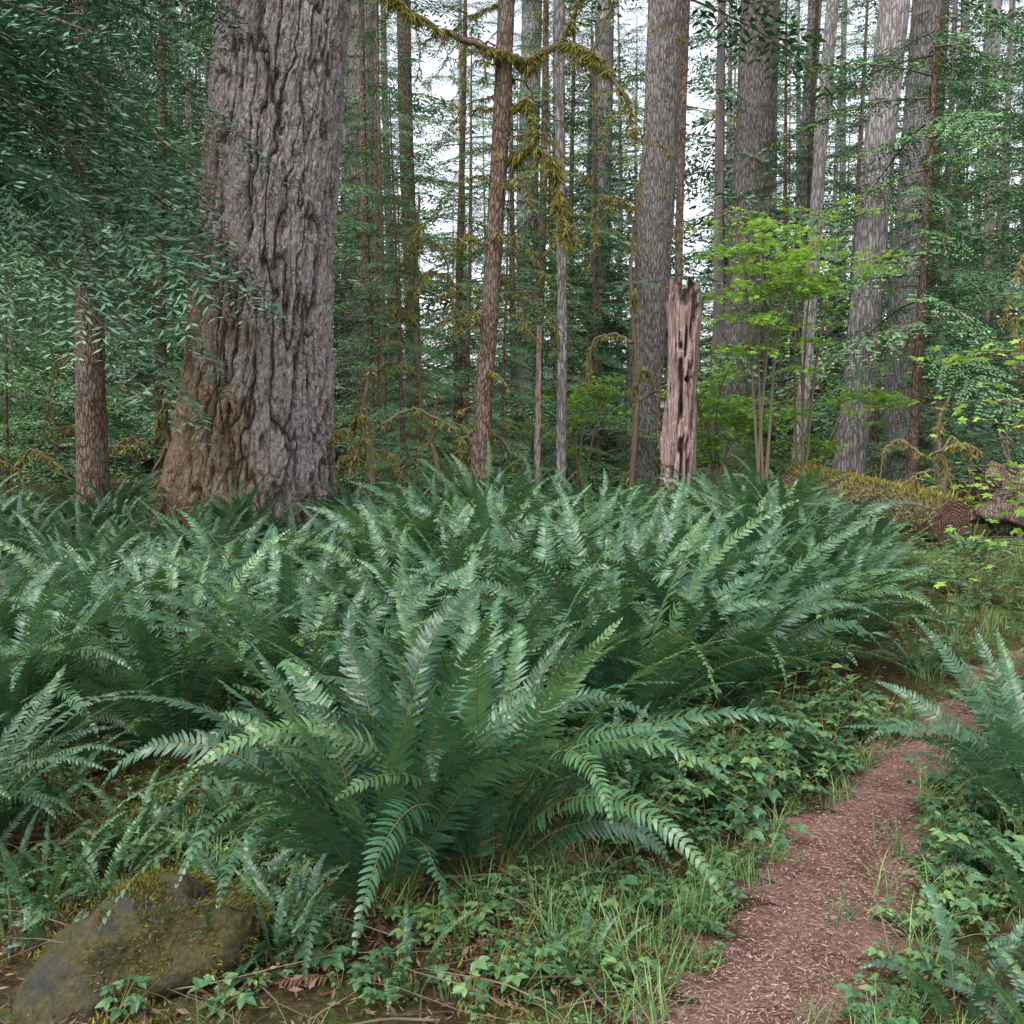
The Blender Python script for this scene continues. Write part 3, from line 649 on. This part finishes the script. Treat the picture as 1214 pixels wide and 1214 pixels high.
# ---------------------------------------------------------------- boulder
m,N,L=newmat('mossy_rock');tc=N.new('ShaderNodeTexCoord').outputs['Object']
a=ramp(N,L,noise(N,L,tc,9,6),[(.3,(.025,.025,.026)),(.6,(.07,.07,.07)),(.8,(.15,.15,.145))])
mo=ramp(N,L,noise(N,L,tc,60,5),[(.3,(.04,.037,.014)),(.7,(.14,.12,.05))])
f=ramp(N,L,noise(N,L,tc,6,7,.8),[(.38,(0,0,0)),(.52,(1,1,1))])
finish(N,L,mixc(N,L,f,a,mo),noise(N,L,tc,30,7,.75),1.,.035,rough=.85,spec=.25);M_rock=m
d=sph(90,140)
rr=1+.7*(fb(d[...,0]*1.3+3,d[...,1]*1.3+1,d[...,2]*1.3,2)-.5)+.16*(fb(d[...,0]*5,d[...,1]*5,d[...,2]*5,3)-.5)
V=blob(rr,d)*np.array([.32,.25,.18]);V[...,2]+=.09*V[...,0]/.3
b=Bt().add(V,grid(90,140),.5,0)
K=26000;sel=rng.integers(90*140,size=K);Q=V.reshape(-1,3)[sel]+rng.normal(0,.003,(K,3));nv=fb(Q[:,0]*6+2,Q[:,1]*6,Q[:,2]*6,3)
okk=(nv>.45)&(Q[:,2]>-.08);Q=Q[okk];K=len(Q);D=(unit(Q)+rng.normal(0,.5,(K,3)))*U(.004,.018,K)[:,None]
Vd,Fd=diam(Q,D,unit(np.cross(D,rng.normal(0,1,(K,3))))*.002);b.add(Vd,Fd,np.repeat(U(.0,.4,K),4),1)
bobj('mossy_boulder',b,[M_rock,M_moss],True,loc=(-1.09,2.72,.035),rot=(0,0,.2))
# ---------------------------------------------------------------- vine maples
ML=Bt()
for q,l in zip((-1.9,-.95,0,.95,1.9),(.55,.85,1,.85,.55)):
    V,F=diam([[0,0,0]],[[math.cos(q)*l,math.sin(q)*l,-.12*l]],np.array([[-math.sin(q),math.cos(q),0]])*.2,.5);ML.add(V,F,.5)
ML=ML.get()
def maple(name,x,y,stems,zc,n,spread,ls=.05,tb=0.):
    b=Bt();tips=[]
    for q in range(stems):
        a=U(0,6.28);l=spread*U(.4,1);t=np.linspace(0,1,12);top=zc+U(-.6,.7)
        P=np.stack([x+np.cos(a)*l*t**1.6+.05*np.sin(t*6+q),y+np.sin(a)*l*t**1.6*.7,Hp(x,y)-.05+top*np.sin(t*math.pi/2)**.9],1)
        V,F=tube(P,np.linspace(.022,.006,12),5);b.add(V,F,.5,1)
        for s in range(10):
            u=int(U(5,12));a2=U(0,6.28);l2=U(.3,.9);t2=np.linspace(0,1,5)[:,None]
            Q=P[u]+np.array([math.cos(a2)*l2,math.sin(a2)*l2,U(-.05,.2)])*t2-np.array([0,0,.12])*t2**2
            V,F=tube(Q,np.linspace(.006,.002,5),3);b.add(V,F,.5,1);tips.append(Q)
    C=[]
    for q in range(n):
        Q=tips[int(rng.integers(len(tips)))];u=U(.3,1)*4;i=min(3,int(u));p=Q[i]+(Q[i+1]-Q[i])*(u-i);C.append(p+rng.normal(0,1,3)*np.array([.11,.11,.03]))
    C=np.array(C);Mx=rotz(U(0,6.28,n))@rotx(rng.normal(0,.35,n))@roty(rng.normal(0.1,.3,n))*U(ls*.7,ls*1.3,n)[:,None,None]
    b.add(*inst(ML,Mx,C,U(-.4,.4,n)+tb));bobj(name,b,[M_map,M_twig])
maple('vine_maple',3.4,13.2,6,3.9,2000,1.2,.062)
maple('vine_maple',4.1,13.8,4,4.4,900,.9,.062)
maple('vine_maple',3.2,15.2,6,1.9,2200,1.6,.06,-.2)
maple('vine_maple',4.9,15.5,5,1.6,1600,1.3,.06,-.25)
maple('vine_maple',1.2,17,5,2.0,1200,1.2,.06,-.3)
maple('vine_maple',3.0,5.4,6,1.75,420,.6,.045,.1)
maple('vine_maple',7.0,10.8,6,2.6,1300,1.2,.055,-.15)
maple('vine_maple',-9.0,16,5,2.2,1700,1.6,.06,-.15)
maple('vine_maple',-8.0,12,5,1.4,1500,1.5,.06,-.15)
K=5000;a=U(0,6.28,K);rr=U(1.0,2.5,K);x=-3.55+np.cos(a)*rr;y=13+np.sin(a)*rr
P=np.stack([x,y,H(x,y)+U(0,.3,K)*np.exp(-(rr-1.))],1);D=rng.normal(0,.05,(K,3));W=unit(np.cross(D,rng.normal(0,1,(K,3))))*.01
b=Bt();V,F=diam(P,D,W);b.add(V,F,np.repeat(rng.random(K),4));bobj('bark_debris',b,[M_dead])
# ---------------------------------------------------------------- light, sky, camera
EL,AZ=R(58),R(215)
w=bpy.data.worlds.new('World');bpy.context.scene.world=w;w.use_nodes=True;nt=w.node_tree;N=nt.nodes;L=nt.links
bg=N['Background'];sk=N.new('ShaderNodeTexSky');sk.sky_type='NISHITA';sk.sun_disc=False;sk.sun_elevation=EL;sk.sun_rotation=AZ;sk.dust_density=3;sk.air_density=1.
hs=N.new('ShaderNodeHueSaturation');hs.inputs['Saturation'].default_value=.3;hs.inputs['Value'].default_value=2.9;L.new(sk.outputs[0],hs.inputs['Color']);L.new(hs.outputs[0],bg.inputs[0]);bg.inputs[1].default_value=.15
sd=bpy.data.lights.new('sun','SUN');sd.energy=1.4;sd.angle=R(25);sd.color=(1,.97,.92);so=bpy.data.objects.new('sun',sd);bpy.context.scene.collection.objects.link(so)
dv=Vector((math.sin(AZ)*math.cos(EL),math.cos(AZ)*math.cos(EL),math.sin(EL)))
so.rotation_euler=dv.to_track_quat('Z','Y').to_euler();so.location=(0,0,30)
cd=bpy.data.cameras.new('camera');cd.sensor_width=36;cd.lens=36*1150/1214;cd.clip_end=2000;cd.clip_start=.05
co=bpy.data.objects.new('camera',cd);bpy.context.scene.collection.objects.link(co);co.location=(0,0,1.6);co.rotation_euler=(R(90-5.32),0,0)
sc=bpy.context.scene;sc.camera=co
sc.view_settings.view_transform='Standard';sc.view_settings.look='None';sc.view_settings.exposure=0
